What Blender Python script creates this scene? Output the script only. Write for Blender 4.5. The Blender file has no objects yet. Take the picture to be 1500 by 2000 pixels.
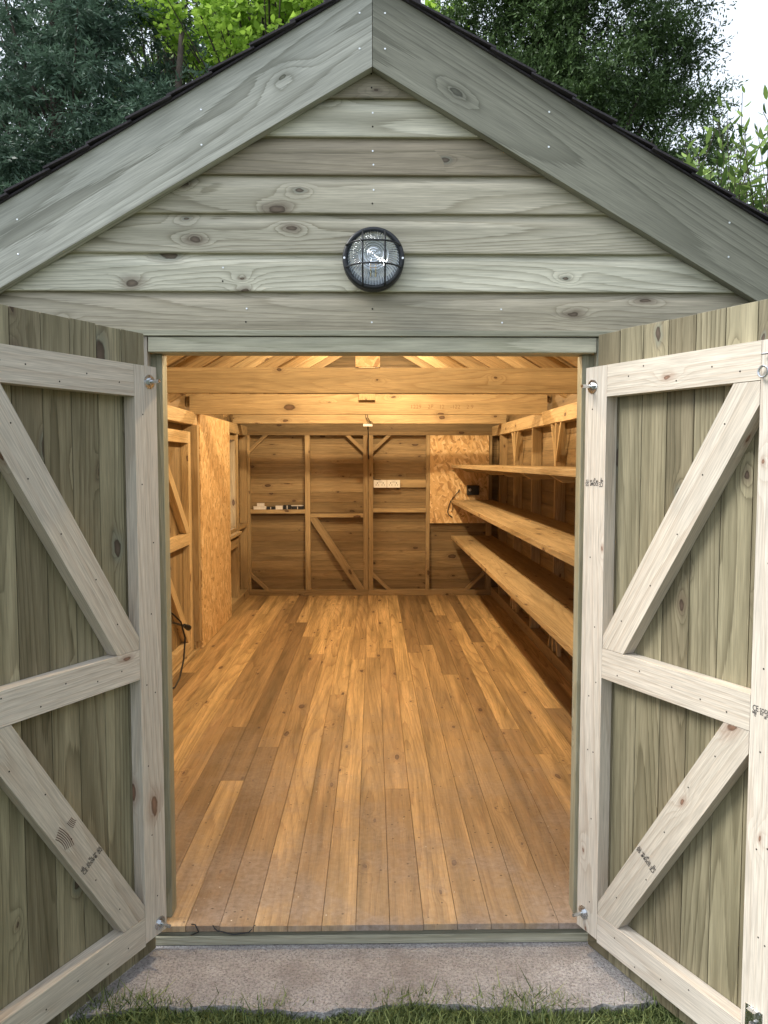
import bpy, math, random
import numpy as np
from mathutils import Vector, Matrix
R = math.radians
scn = bpy.context.scene
COL = scn.collection
# ------------------------------------------------------------------ camera
cam = bpy.data.objects.new('camera', bpy.data.cameras.new('camera')); COL.objects.link(cam)
cam.data.sensor_fit = 'VERTICAL'; cam.data.sensor_height = 36; cam.data.lens = 27
cam.data.clip_start = 0.05; cam.data.clip_end = 1000
PITCH = math.atan(98/1500); YAW = math.atan(22/1500*math.cos(PITCH))
cam.location = (0, -2.5, 1.53)
cam.rotation_euler = (math.pi/2-PITCH, 0, -YAW)
scn.camera = cam
scn.render.resolution_x = 768; scn.render.resolution_y = 1024
# ------------------------------------------------------------------ world, sun, exposure
SUN_EL, SUN_AZ = R(46), R(264)       # azimuth measured from +Y clockwise seen from above
w = bpy.data.worlds.new('World'); scn.world = w; w.use_nodes = True
nt = w.node_tree; bg = nt.nodes['Background']
sky = nt.nodes.new('ShaderNodeTexSky'); sky.sky_type = 'NISHITA'; sky.sun_disc = False
sky.sun_elevation = SUN_EL; sky.sun_rotation = SUN_AZ; sky.dust_density = 6; sky.air_density = 1; sky.ozone_density = 1
hs = nt.nodes.new('ShaderNodeHueSaturation'); hs.inputs['Saturation'].default_value = 0.22
nt.links.new(sky.outputs[0], hs.inputs['Color'])
cl = nt.nodes.new('ShaderNodeMix'); cl.data_type = 'RGBA'; cl.inputs[0].default_value = .72; cl.inputs[7].default_value = (8.3, 9.2, 10.5, 1)   # even white cloud over the blue
nt.links.new(hs.outputs[0], cl.inputs[6]); nt.links.new(cl.outputs[2], bg.inputs['Color'])
bg.inputs['Strength'].default_value = 0.13
sun = bpy.data.objects.new('sun', bpy.data.lights.new('sun', 'SUN')); COL.objects.link(sun)
sun.data.energy = 3.1; sun.data.angle = R(25); sun.data.color = (1, .97, .92)
sd = Vector((math.sin(SUN_AZ)*math.cos(SUN_EL), math.cos(SUN_AZ)*math.cos(SUN_EL), math.sin(SUN_EL)))
sun.rotation_euler = sd.to_track_quat('Z', 'Y').to_euler()
sun.location = (0, 0, 12)
vs = scn.view_settings; vs.view_transform = 'Standard'; vs.look = 'None'; vs.exposure = 0.42; vs.gamma = 1
LAMP_W = 100
# ------------------------------------------------------------------ node helper
class N:
    def __init__(s, name):
        s.m = bpy.data.materials.new(name); s.m.use_nodes = True; s.t = s.m.node_tree
        s.b = s.t.nodes['Principled BSDF']; s.out = s.t.nodes['Material Output']
    def node(s, ty, ins=None, **kw):
        n = s.t.nodes.new(ty)
        for k, v in kw.items(): setattr(n, k, v)
        if ins:
            for k, v in ins.items(): s.put(n.inputs[k], v)
        return n
    def put(s, sock, v):
        if isinstance(v, bpy.types.NodeSocket): s.t.links.new(v, sock)
        else:
            if hasattr(sock.default_value, '__len__') and len(sock.default_value) == 4 and len(v) == 3: v = (*v, 1)
            sock.default_value = v
    def math(s, op, a, b=0.0, c=None, clamp=False):
        n = s.t.nodes.new('ShaderNodeMath'); n.operation = op; n.use_clamp = clamp
        s.put(n.inputs[0], a); s.put(n.inputs[1], b)
        if c is not None: s.put(n.inputs[2], c)
        return n.outputs[0]
    def mix(s, f, a, b, mode='MIX'):
        n = s.t.nodes.new('ShaderNodeMix'); n.data_type = 'RGBA'; n.blend_type = mode; n.clamp_factor = True
        s.put(n.inputs[0], f); s.put(n.inputs[6], a); s.put(n.inputs[7], b); return n.outputs[2]
    def xyz(s, x, y, z=0.0):
        n = s.t.nodes.new('ShaderNodeCombineXYZ')
        for i, v in enumerate((x, y, z)): s.put(n.inputs[i], v)
        return n.outputs[0]
    def noise(s, vec, scale=1, detail=2, rough=.5, dist=0.0):
        return s.node('ShaderNodeTexNoise', {'Vector': vec, 'Scale': scale, 'Detail': detail, 'Roughness': rough, 'Distortion': dist}).outputs[0]
    def mr(s, v, a, b, c=0.0, d=1.0, smooth=False):
        n = s.node('ShaderNodeMapRange', {'Value': v, 'From Min': a, 'From Max': b, 'To Min': c, 'To Max': d})
        if smooth: n.interpolation_type = 'SMOOTHSTEP'
        return n.outputs[0]
    def bump(s, h, strength, dist=.002):
        n = s.node('ShaderNodeBump', {'Height': h, 'Strength': strength, 'Distance': dist}); s.t.links.new(n.outputs[0], s.b.inputs['Normal'])

def wood(name, base, late, alt, knot=(.09, .05, .025), rings=9, contrast=.55, knots=.42, knot_r=.055, rough=.62, blotch=.25, wear=False, halo=.25, bumps=.35, kx=3.2, ky=6.5, dens=2.7, verd=0):
    n = N(name)
    uv = n.node('ShaderNodeUVMap').outputs[0]
    sp = n.node('ShaderNodeSeparateXYZ', {0: uv}); u, v = sp.outputs[0], sp.outputs[1]
    tint = n.node('ShaderNodeAttribute', attribute_name='tint').outputs['Color']
    ts = n.node('ShaderNodeSeparateColor', {0: tint}); tb, ta = ts.outputs[0], ts.outputs[1]
    # wobble so that knots and grain are not straight
    wob = n.noise(n.xyz(n.math('MULTIPLY', u, 3.0), n.math('MULTIPLY', v, 9.0)), 1, 2)
    wob2 = n.noise(n.xyz(n.math('MULTIPLY', u, 45.0), n.math('MULTIPLY', v, 60.0)), 1, 2)
    v2 = n.math('MULTIPLY_ADD', wob, .035, n.math('MULTIPLY_ADD', wob2, .007, v))
    wob3 = n.noise(n.xyz(n.math('MULTIPLY', u, 14.0), n.math('MULTIPLY', v, 25.0), 7.7), 1, 2)
    kv = n.xyz(n.math('MULTIPLY', n.math('MULTIPLY_ADD', wob3, .05, u), kx), n.math('MULTIPLY', v2, ky))
    vo = n.node('ShaderNodeTexVoronoi', {'Vector': kv, 'Scale': 1.0, 'Randomness': 1.0}, voronoi_dimensions='2D')
    d, vc = vo.outputs['Distance'], vo.outputs['Color']
    vs_ = n.node('ShaderNodeSeparateColor', {0: vc})
    pres = n.math('LESS_THAN', vs_.outputs[0], knots)
    rad = n.math('MULTIPLY_ADD', n.math('MULTIPLY', vs_.outputs[1], vs_.outputs[2]), knot_r*1.7, knot_r*.42)
    rel = n.math('DIVIDE', d, rad)                                   # 1 at the knot's rim
    # field whose contours are the growth rings
    f0 = n.noise(n.xyz(n.math('MULTIPLY', u, .34), n.math('MULTIPLY', v, 5.0)), 1, 1.0, .4)
    g = n.math('POWER', 2.718, n.math('MULTIPLY', n.math('MULTIPLY', d, d), -45.0))
    fld = n.math('MULTIPLY_ADD', f0, float(rings), n.math('MULTIPLY', n.math('MULTIPLY', g, pres), 1.0))
    fld = n.math('MULTIPLY_ADD', v, 9.0, fld)
    fine = n.noise(n.xyz(n.math('MULTIPLY', u, 9.0), n.math('MULTIPLY', v, 260.0)), 1, 3, .6)
    fld = n.math('MULTIPLY_ADD', fine, .14, fld)
    saw = n.math('FRACT', n.math('MULTIPLY', fld, dens))
    ring = n.math('POWER', saw, 3.4)
    ring = n.math('MULTIPLY', ring, n.mr(saw, .93, 1.0, 1.0, 0.0))
    reg = n.mr(n.noise(n.xyz(n.math('MULTIPLY', u, .8), n.math('MULTIPLY', v, 6.0)), 1, 2), .3, .7, .35, 1.0)
    amt = n.math('MULTIPLY', n.math('MULTIPLY', ring, contrast), reg)
    c = n.mix(ta, base, alt)
    c = n.mix(amt, c, late)
    bl = n.noise(n.xyz(n.math('MULTIPLY', u, 1.1), n.math('MULTIPLY', v, 20.0), 3.3), 1, 4, .6)
    c = n.mix(1.0, c, n.node('ShaderNodeCombineColor', {0: n.mr(bl, .25, .75, 1-blotch, 1+blotch*.6), 1: n.mr(bl, .25, .75, 1-blotch, 1+blotch*.6), 2: n.mr(bl, .25, .75, 1-blotch*1.15, 1+blotch*.5)}).outputs[0], 'MULTIPLY')
    fb = n.mr(fine, .3, .7, .76, 1.2)
    c = n.mix(1.0, c, n.node('ShaderNodeCombineColor', {0: fb, 1: fb, 2: fb}).outputs[0], 'MULTIPLY')
    # halo and knot
    hal = n.math('MULTIPLY', n.math('MULTIPLY', n.mr(rel, 1.0, 3.2, 1.0, 0.0, True), pres), halo)
    c = n.mix(hal, c, tuple(k*2.2+.01 for k in knot))
    if verd: c = n.mix(n.math('MULTIPLY', n.math('MULTIPLY', n.mr(rel, 1.0, 2.4, 1.0, 0.0, True), pres), n.math('MULTIPLY', n.math('GREATER_THAN', vs_.outputs[2], .62), verd)), c, (.42, .58, .50))
    km = n.math('MULTIPLY', n.mr(rel, .85, 1.15, 1.0, 0.0, True), pres)
    kin = n.mr(n.math('MULTIPLY', rel, n.math('MULTIPLY_ADD', wob2, .8, .6)), .25, .95, .7, 0)
    kc = n.mix(kin, knot, tuple(min(1, k*2.6+.03) for k in knot))
    c = n.mix(n.math('MULTIPLY', km, .88), c, kc)
    c = n.mix(1.0, c, n.node('ShaderNodeCombineColor', {0: tb, 1: tb, 2: tb}).outputs[0], 'MULTIPLY')
    if wear:
        ob = n.node('ShaderNodeTexCoord').outputs['Object']
        o = n.node('ShaderNodeSeparateXYZ', {0: ob})
        a = n.noise(ob, 2.3, 5, .65)
        near = n.mr(o.outputs[1], -.1, 3.0, 1.0, .0)
        wm = n.math('MULTIPLY', n.mr(a, .42, .62, 0, 1, True), near, clamp=True)
        c = n.mix(n.math('MULTIPLY_ADD', wm, .5, n.math('MULTIPLY', n.mr(o.outputs[1], -.1, 1.6, 1.0, 0), .38)), c, n.mix(n.mr(n.noise(ob, 45, 5, .75), .35, .65), (.24, .19, .16), (.40, .34, .30)))
        sc = n.noise(n.xyz(n.math('MULTIPLY', o.outputs[0], 14.0), n.math('MULTIPLY', o.outputs[1], 40.0)), 1, 6, .75)
        m2 = n.mr(n.noise(ob, .9, 2), .5, .64, 0, 1, True)
        c = n.mix(n.math('MULTIPLY', n.math('MULTIPLY', n.mr(sc, .62, .70, 0, .8, True), m2), near), c, (.62, .56, .5))
        sp_ = n.node('ShaderNodeTexVoronoi', {'Vector': ob, 'Scale': 38.0}); spc = n.node('ShaderNodeSeparateColor', {0: sp_.outputs['Color']})
        dot = n.math('MULTIPLY', n.math('LESS_THAN', sp_.outputs['Distance'], .17), n.math('LESS_THAN', spc.outputs[0], .12))
        c = n.mix(n.math('MULTIPLY', dot, .7), c, (.06, .04, .03))
        dot2 = n.math('MULTIPLY', n.math('LESS_THAN', sp_.outputs['Distance'], .1), n.math('GREATER_THAN', spc.outputs[0], .95))
        c = n.mix(n.math('MULTIPLY', dot2, near), c, (.7, .66, .6))
    n.put(n.b.inputs['Base Color'], c)
    rg = n.mr(fine, .2, .8, rough-.1, rough+.12); n.put(n.b.inputs['Roughness'], rg)
    n.b.inputs['Specular IOR Level'].default_value = .35
    n.bump(n.math('MULTIPLY_ADD', ring, -.5, fine), bumps, .0012)
    return n.m

M = {}
M['clad'] = wood('treated_cladding', (.62, .60, .51), (.19, .165, .105), (.38, .315, .235), knot=(.055, .038, .024), rings=8, contrast=.95, knots=.48, blotch=.34, halo=.6, verd=.16)
M['barge'] = wood('treated_barge', (.44, .44, .40), (.13, .13, .095), (.33, .325, .255), knot=(.055, .055, .038), rings=7, contrast=.95, knots=.4, knot_r=.055, blotch=.24, kx=2.0, ky=5, dens=2.1, verd=.3)
M['tg'] = wood('treated_tongue_and_groove', (.345, .31, .215), (.075, .06, .03), (.20, .172, .115), knot=(.035, .02, .012), rings=9, contrast=1.0, knots=.44, knot_r=.07, blotch=.5, dens=2.3, halo=.45, verd=.14)
M['cls'] = wood('planed_whitewood', (.65, .60, .535), (.38, .275, .19), (.60, .54, .455), knot=(.12, .06, .035), rings=6, contrast=.62, knots=.3, knot_r=.05, blotch=.10, rough=.5, halo=.4, dens=2.2)
M['jamb'] = wood('treated_jamb', (.33, .33, .25), (.15, .15, .09), (.40, .385, .31), knot=(.06, .04, .025), rings=9, contrast=.8, knots=.2, blotch=.3)
M['pine'] = wood('interior_pine', (.50, .37, .21), (.24, .135, .055), (.38, .265, .14), knot=(.05, .022, .009), rings=8, contrast=.75, knots=.46, blotch=.3, knot_r=.07)
M['inner'] = wood('interior_boarding', (.36, .26, .145), (.17, .10, .045), (.23, .155, .08), knot=(.035, .016, .007), rings=8, contrast=.75, knots=.48, blotch=.42, knot_r=.07)
M['floor'] = wood('floor_boards', (.60, .41, .21), (.26, .14, .06), (.32, .205, .11), knot=(.05, .02, .010), rings=8, contrast=.95, knots=.4, knot_r=.055, blotch=.55, rough=.55, wear=True, kx=2.6, dens=2.2)

def simple(name, col, rough=.5, metal=0, noise_amt=.12, nscale=30, spec=.5):
    n = N(name); ob = n.node('ShaderNodeTexCoord').outputs['Object']
    a = n.mr(n.noise(ob, nscale, 4, .6), .3, .7, 1-noise_amt, 1+noise_amt)
    n.put(n.b.inputs['Base Color'], n.mix(1.0, col, n.node('ShaderNodeCombineColor', {0: a, 1: a, 2: a}).outputs[0], 'MULTIPLY'))
    n.put(n.b.inputs['Roughness'], n.mr(n.noise(ob, nscale*2, 3), .3, .7, max(.02, rough-.08), rough+.08))
    n.b.inputs['Metallic'].default_value = metal; n.b.inputs['Specular IOR Level'].default_value = spec
    return n.m
M['zinc'] = simple('zinc_steel', (.62, .64, .66), .28, 1.0, .2, 60)
M['blackp'] = simple('black_plastic', (.012, .014, .018), .38)
M['whitep'] = simple('white_plastic', (.8, .78, .74), .35, noise_amt=.03)
M['card'] = simple('white_card', (.75, .72, .7), .7, noise_amt=.05)
M['dark'] = simple('dark_gap', (.02, .016, .012), .9)
M['ink'] = simple('stamp_ink', (.03, .03, .035), .7)
M['nail'] = simple('nail_head', (.75, .77, .76), .3, 1.0)
M['hole'] = simple('nail_hole', (.03, .025, .02), .9)
M['brass'] = simple('filament', (.95, .65, .25), .4)
M['felt'] = simple('mineral_felt', (.035, .03, .036), .85, noise_amt=.5, nscale=180)
M['bark'] = simple('bark', (.06, .045, .035), .9, noise_amt=.4, nscale=14)
M['soil'] = simple('soil', (.05, .04, .025), .95, noise_amt=.4, nscale=20)

def osb(name):
    n = N(name); uv = n.node('ShaderNodeUVMap').outputs[0]
    w1 = n.node('ShaderNodeTexNoise', {'Vector': uv, 'Scale': 9.0, 'Detail': 1.0})
    def layer(rot, sx, sy, seed):
        m0 = n.node('ShaderNodeMapping', {'Vector': uv, 'Rotation': (0, 0, rot)}); mp = n.node('ShaderNodeMapping', {'Vector': m0.outputs[0], 'Location': (seed, seed*1.7, 0), 'Scale': (sx, sy, 1)})
        v = n.node('ShaderNodeTexVoronoi', {'Vector': n.node('ShaderNodeVectorMath', {0: mp.outputs[0], 1: w1.outputs['Color']}, operation='ADD').outputs[0], 'Scale': 1.0}, voronoi_dimensions='2D')
        return n.node('ShaderNodeSeparateColor', {0: v.outputs['Color']}).outputs, v.outputs['Distance']
    (a, ad), (b, bd), (c, cd) = layer(.35, 13, 46, 1.3), layer(-.7, 13, 42, 7.9), layer(1.3, 14, 40, 4.1)
    s = n.mix(n.math('GREATER_THAN', a[1], .55), n.mix(n.math('GREATER_THAN', b[1], .5), c[0], b[0]), a[0])
    cr = n.node('ShaderNodeValToRGB', {0: s}); e = cr.color_ramp.elements
    e[0].color = (.42, .24, .095, 1); e[1].color = (.88, .66, .38, 1)
    for p, q in ((.3, (.66, .42, .19, 1)), (.65, (.74, .50, .24, 1))):
        k = e.new(p); k.color = q
    fib = n.mr(n.noise(uv, 130, 3), .3, .7, .82, 1.12)
    n.put(n.b.inputs['Base Color'], n.mix(1.0, cr.outputs[0], n.node('ShaderNodeCombineColor', {0: fib, 1: fib, 2: fib}).outputs[0], 'MULTIPLY'))
    n.b.inputs['Roughness'].default_value = .55; n.bump(s, .3, .001); return n.m
M['osb'] = osb('oriented_strand_board')

def concrete():
    n = N('rough_concrete'); ob = n.node('ShaderNodeTexCoord').outputs['Object']
    a = n.noise(ob, 7, 6, .7); b = n.noise(ob, 120, 4, .7)
    st = n.noise(ob, 2.2, 5, .7, .6); c = n.mix(n.mr(a, .3, .7), (.34, .32, .315), (.56, .55, .56)); c = n.mix(n.mr(st, .5, .68, 0, .55, True), c, (.27, .245, .225))
    c = n.mix(n.mr(b, .42, .62, 0, .75), c, (.20, .185, .19))
    v = n.node('ShaderNodeTexVoronoi', {'Vector': ob, 'Scale': 150.0}); vc = n.node('ShaderNodeSeparateColor', {0: v.outputs['Color']})
    k_ = n.mr(n.noise(ob, 5, 5, .7), .42, .6, .05, .55)
    c = n.mix(n.math('MULTIPLY', n.math('MULTIPLY', n.mr(v.outputs['Distance'], .2, .45, 1, 0), n.math('GREATER_THAN', vc.outputs[0], .62)), k_), c, (.5, .47, .48))
    c = n.mix(n.math('MULTIPLY', n.math('MULTIPLY', n.mr(v.outputs['Distance'], .2, .45, 1, 0), n.math('LESS_THAN', vc.outputs[0], .25)), .6), c, (.055, .045, .045))
    n.put(n.b.inputs['Base Color'], c); n.b.inputs['Roughness'].default_value = .92
    n.bump(n.math('ADD', n.math('MULTIPLY', v.outputs['Distance'], .6), b), .9, .006); return n.m
M['concrete'] = concrete()

def leafm(name, a, b, trans=.35, rough=.5):
    n = N(name)
    t = n.node('ShaderNodeAttribute', attribute_name='tint').outputs['Color']
    f = n.node('ShaderNodeSeparateColor', {0: t}).outputs[0]
    c = n.mix(f, a, b); n.put(n.b.inputs['Base Color'], c); n.b.inputs['Roughness'].default_value = rough
    n.b.inputs['Specular IOR Level'].default_value = .3
    tr = n.node('ShaderNodeBsdfTranslucent', {'Color': c})
    mx = n.node('ShaderNodeMixShader', {0: trans, 1: n.b.outputs[0], 2: tr.outputs[0]})
    n.t.links.new(mx.outputs[0], n.out.inputs[0]); return n.m
M['cypress'] = leafm('cypress_foliage', (.018, .036, .024), (.17, .27, .19), .25)
M['yew'] = leafm('yew_foliage', (.014, .03, .014), (.13, .21, .07), .2)
M['lime'] = leafm('young_beech_leaves', (.16, .30, .03), (.42, .62, .10), .5)
M['olive'] = leafm('mid_green_leaves', (.05, .09, .02), (.20, .32, .06), .4)
M['laurel'] = leafm('laurel_leaves', (.03, .075, .02), (.34, .48, .13), .3, .3)
M['grass'] = leafm('grass_blades', (.05, .085, .025), (.40, .47, .19), .3)

# ------------------------------------------------------------------ mesh builder
rnd = random.Random(11)
V3 = Vector
class MB:
    def __init__(s): s.v = []; s.f = []; s.uv = []; s.tint = []; s.mi = []
    def face(s, vs, uvs, tint, mi=0):
        b = len(s.v); s.v += [tuple(x) for x in vs]; s.f.append(tuple(range(b, b+len(vs)))); s.uv += uvs; s.tint += [tint]*len(vs); s.mi.append(mi)
    def prism(s, pts, O, A, B, T, g=(1, 0), tint=None, mi=0):
        """polygon pts (a,b) on plane O + a A + b B, extruded by vector T; g = grain direction in (a,b)"""
        O, A, B, T = V3(O), V3(A), V3(B), V3(T)
        if tint is None: tint = (1+rnd.uniform(-.12, .1), rnd.random()**1.6, 0, 1)
        ou, ov = rnd.uniform(0, 90), rnd.uniform(0, 90)
        l = math.hypot(*g); g = (g[0]/l, g[1]/l); th = T.length
        UV = [(p[0]*g[0]+p[1]*g[1]+ou, -p[0]*g[1]+p[1]*g[0]+ov) for p in pts]
        P0 = [O+A*p[0]+B*p[1] for p in pts]; P1 = [p+T for p in P0]
        area = sum(pts[i-1][0]*pts[i][1]-pts[i][0]*pts[i-1][1] for i in range(len(pts)))
        flip = (A.cross(B).dot(T) > 0) != (area < 0)
        k = len(pts)
        b = len(s.v)
        s.v += [tuple(x) for x in P0+P1]
        def add(idx, uv):
            s.f.append(tuple(b+i for i in idx)); s.uv += uv; s.tint += [tint]*len(idx); s.mi.append(mi)
        i0, i1 = list(range(k)), list(range(k, 2*k))
        if flip: add(i0[::-1], UV[::-1]); add(i1, [(q[0], q[1]+.37) for q in UV])
        else: add(i0, UV); add(i1[::-1], [(q[0], q[1]+.37) for q in UV][::-1])
        for i in range(k):
            j = (i+1) % k
            q = [i, j, j+k, i+k]; uq = [UV[i], UV[j], (UV[j][0], UV[j][1]+th), (UV[i][0], UV[i][1]+th)]
            if abs(UV[i][0]-UV[j][0]) < abs(UV[i][1]-UV[j][1])*.5:   # end grain
                uq = [UV[i], UV[j], (UV[j][0]+th*.1, UV[j][1]), (UV[i][0]+th*.1, UV[i][1])]
            if not flip: q = q[::-1]; uq = uq[::-1]
            add(q, uq)
    def box(s, x0, x1, y0, y1, z0, z1, grain='x', **k):
        if grain == 'x': s.prism([(0, 0), (x1-x0, 0), (x1-x0, z1-z0), (0, z1-z0)], (x0, y0, z0), (1, 0, 0), (0, 0, 1), (0, y1-y0, 0), **k)
        elif grain == 'z': s.prism([(0, 0), (z1-z0, 0), (z1-z0, x1-x0), (0, x1-x0)], (x0, y0, z0), (0, 0, 1), (1, 0, 0), (0, y1-y0, 0), **k)
        elif grain == 'zy': s.prism([(0, 0), (z1-z0, 0), (z1-z0, y1-y0), (0, y1-y0)], (x0, y0, z0), (0, 0, 1), (0, 1, 0), (x1-x0, 0, 0), **k)
        elif grain == 'yz': s.prism([(0, 0), (y1-y0, 0), (y1-y0, z1-z0), (0, z1-z0)], (x0, y0, z0), (0, 1, 0), (0, 0, 1), (x1-x0, 0, 0), **k)
        else: s.prism([(0, 0), (y1-y0, 0), (y1-y0, x1-x0), (0, x1-x0)], (x0, y0, z0), (0, 1, 0), (1, 0, 0), (0, 0, z1-z0), **k)
    def disc(s, c, nrm, r, t=.001, mi=0, seg=10):
        nrm = V3(nrm).normalized(); a = nrm.orthogonal().normalized(); b = nrm.cross(a)
        s.prism([(r*math.cos(i*2*math.pi/seg), r*math.sin(i*2*math.pi/seg)) for i in range(seg)], c, a, b, nrm*t, tint=(1, 0, 0, 1), mi=mi)
    def tube(s, pts, rads, seg=8, mi=0, tint=(1, 0, 0, 1), cap=True):
        pts = [V3(p) for p in pts]
        if not hasattr(rads, '__len__'): rads = [rads]*len(pts)
        b = len(s.v); pa = None; L = 0
        for i, p in enumerate(pts):
            d = (pts[min(i+1, len(pts)-1)]-pts[max(i-1, 0)]).normalized()
            if pa is None: pa = d.orthogonal().normalized()
            pa = (pa-d*pa.dot(d)).normalized(); pb = d.cross(pa)
            for j in range(seg):
                t = j*2*math.pi/seg; s.v.append(tuple(p+(pa*math.cos(t)+pb*math.sin(t))*rads[i]))
        for i in range(len(pts)-1):
            l = (pts[i+1]-pts[i]).length
            for j in range(seg):
                k = (j+1) % seg
                s.f.append((b+i*seg+j, b+i*seg+k, b+(i+1)*seg+k, b+(i+1)*seg+j))
                s.uv += [(L, j*.02), (L, k*.02), (L+l, k*.02), (L+l, j*.02)]; s.tint += [tint]*4; s.mi.append(mi)
            L += l
        if cap:
            for i in (0, len(pts)-1):
                q = tuple(b+i*seg+j for j in range(seg)); q = q[::-1] if i == 0 else q
                s.f.append(q); s.uv += [(0, 0)]*seg; s.tint += [tint]*seg; s.mi.append(mi)
    def lathe(s, prof, c, axis, seg=48, mi=0):
        axis = V3(axis).normalized(); a = axis.orthogonal().normalized(); bb = axis.cross(a); c = V3(c); b = len(s.v)
        for r, h in prof:
            for j in range(seg):
                t = j*2*math.pi/seg; s.v.append(tuple(c+axis*h+(a*math.cos(t)+bb*math.sin(t))*r))
        for i in range(len(prof)-1):
            for j in range(seg):
                k = (j+1) % seg
                s.f.append((b+i*seg+j, b+i*seg+k, b+(i+1)*seg+k, b+(i+1)*seg+j)); s.uv += [(0, 0)]*4; s.tint += [(1, 0, 0, 1)]*4; s.mi.append(mi)
    def build(s, name, mats, parent=None, bevel=0, smooth=False):
        me = bpy.data.meshes.new(name); me.from_pydata(s.v, [], s.f)
        uvl = me.uv_layers.new(name='UVMap'); uvl.data.foreach_set('uv', np.array(s.uv, dtype=np.float32).ravel())
        ca = me.color_attributes.new('tint', 'FLOAT_COLOR', 'CORNER'); ca.data.foreach_set('color', np.array(s.tint, dtype=np.float32).ravel())
        for m in (mats if isinstance(mats, (list, tuple)) else [mats]): me.materials.append(M[m])
        me.polygons.foreach_set('material_index', s.mi)
        if smooth: me.polygons.foreach_set('use_smooth', [True]*len(s.f))
        me.update(); o = bpy.data.objects.new(name, me); COL.objects.link(o); o.parent = parent
        if bevel:
            bm = o.modifiers.new('bevel', 'BEVEL'); bm.width = bevel; bm.segments = 2; bm.limit_method = 'ANGLE'; bm.angle_limit = R(40)
        return o

def tag(o, label=None, cat=None, group=None, kind=None):
    for k, v in (('label', label), ('category', cat), ('group', group), ('kind', kind)):
        if v: o[k] = v
    return o
def empty(name, loc=(0, 0, 0)):
    o = bpy.data.objects.new(name, None); o.location = loc; o.empty_display_size = .1; COL.objects.link(o); return o
def thing(name, label, cat, group=None): return tag(empty(name), label, cat, group)
def one(name, mats, parent, fn, bevel=.0015, **k):
    m = MB(); fn(m); return m.build(name, mats, parent, bevel, **k)
def clip(poly, x0, x1, y0, y1):
    def half(P, f):
        out = []
        for i in range(len(P)):
            a, b = P[i-1], P[i]; fa, fb = f(a), f(b)
            if (fa >= 0) != (fb >= 0):
                t = fa/(fa-fb); out.append((a[0]+(b[0]-a[0])*t, a[1]+(b[1]-a[1])*t))
            if fb >= 0: out.append(b)
        return out
    for f in (lambda p: p[0]-x0, lambda p: x1-p[0], lambda p: p[1]-y0, lambda p: y1-p[1]): poly = half(poly, f)
    return poly

# ------------------------------------------------------------------ dimensions (metres; floor surface z=0, front wall y=0)
SL = .582; RT = 2.995                     # roof slope, roof line at the ridge
GZ = -.068                                # top of the concrete
XL, XR = -1.42, 1.36                      # inner faces of the wall studs
CL, CR = -1.50, 1.44                      # inner faces of the boarding
YB = 6.235                                # face of the back wall frame
YC = 6.305                                # boarding of the back wall
LEN = 6.33

# ------------------------------------------------------------------ ground, slab
def ground():
    n = N('lawn_ground'); ob = n.node('ShaderNodeTexCoord').outputs['Object']
    c = n.mix(n.mr(n.noise(ob, 3, 6, .7), .3, .7), (.035, .055, .018), (.085, .105, .035))
    c = n.mix(n.mr(n.noise(ob, 60, 4, .7), .4, .62, 0, .7), c, (.10, .085, .05))
    n.put(n.b.inputs['Base Color'], c); n.b.inputs['Roughness'].default_value = .95; n.bump(n.noise(ob, 60, 4), .8, .02)
    M['lawn'] = n.m
    m = MB(); m.face([(-250, -250, -.095), (250, -250, -.095), (250, 250, -.095), (-250, 250, -.095)], [(0, 0)]*4, (1, 0, 0, 1))
    tag(m.build('ground', 'lawn'), kind='structure')
ground()
def slab():
    m = MB(); r = random.Random(4)
    nx = 70; fr = []
    for i in range(nx+1):
        x = -1.25+2.5*i/nx; fr.append((x, -.345+.012*math.sin(x*9)+r.uniform(-.01, .01)))
    pts = fr+[(1.25, .25), (-1.25, .25)]
    m.prism(pts, (0, 0, -.14), (1, 0, 0), (0, 1, 0), (0, 0, .14+GZ))
    tag(m.build('path', 'concrete'), kind='structure')
slab()

# ------------------------------------------------------------------ the shed
shed = thing('shed', 'long wooden gabled shed clad in pale green treated boards, double doors standing open', 'shed')
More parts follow.
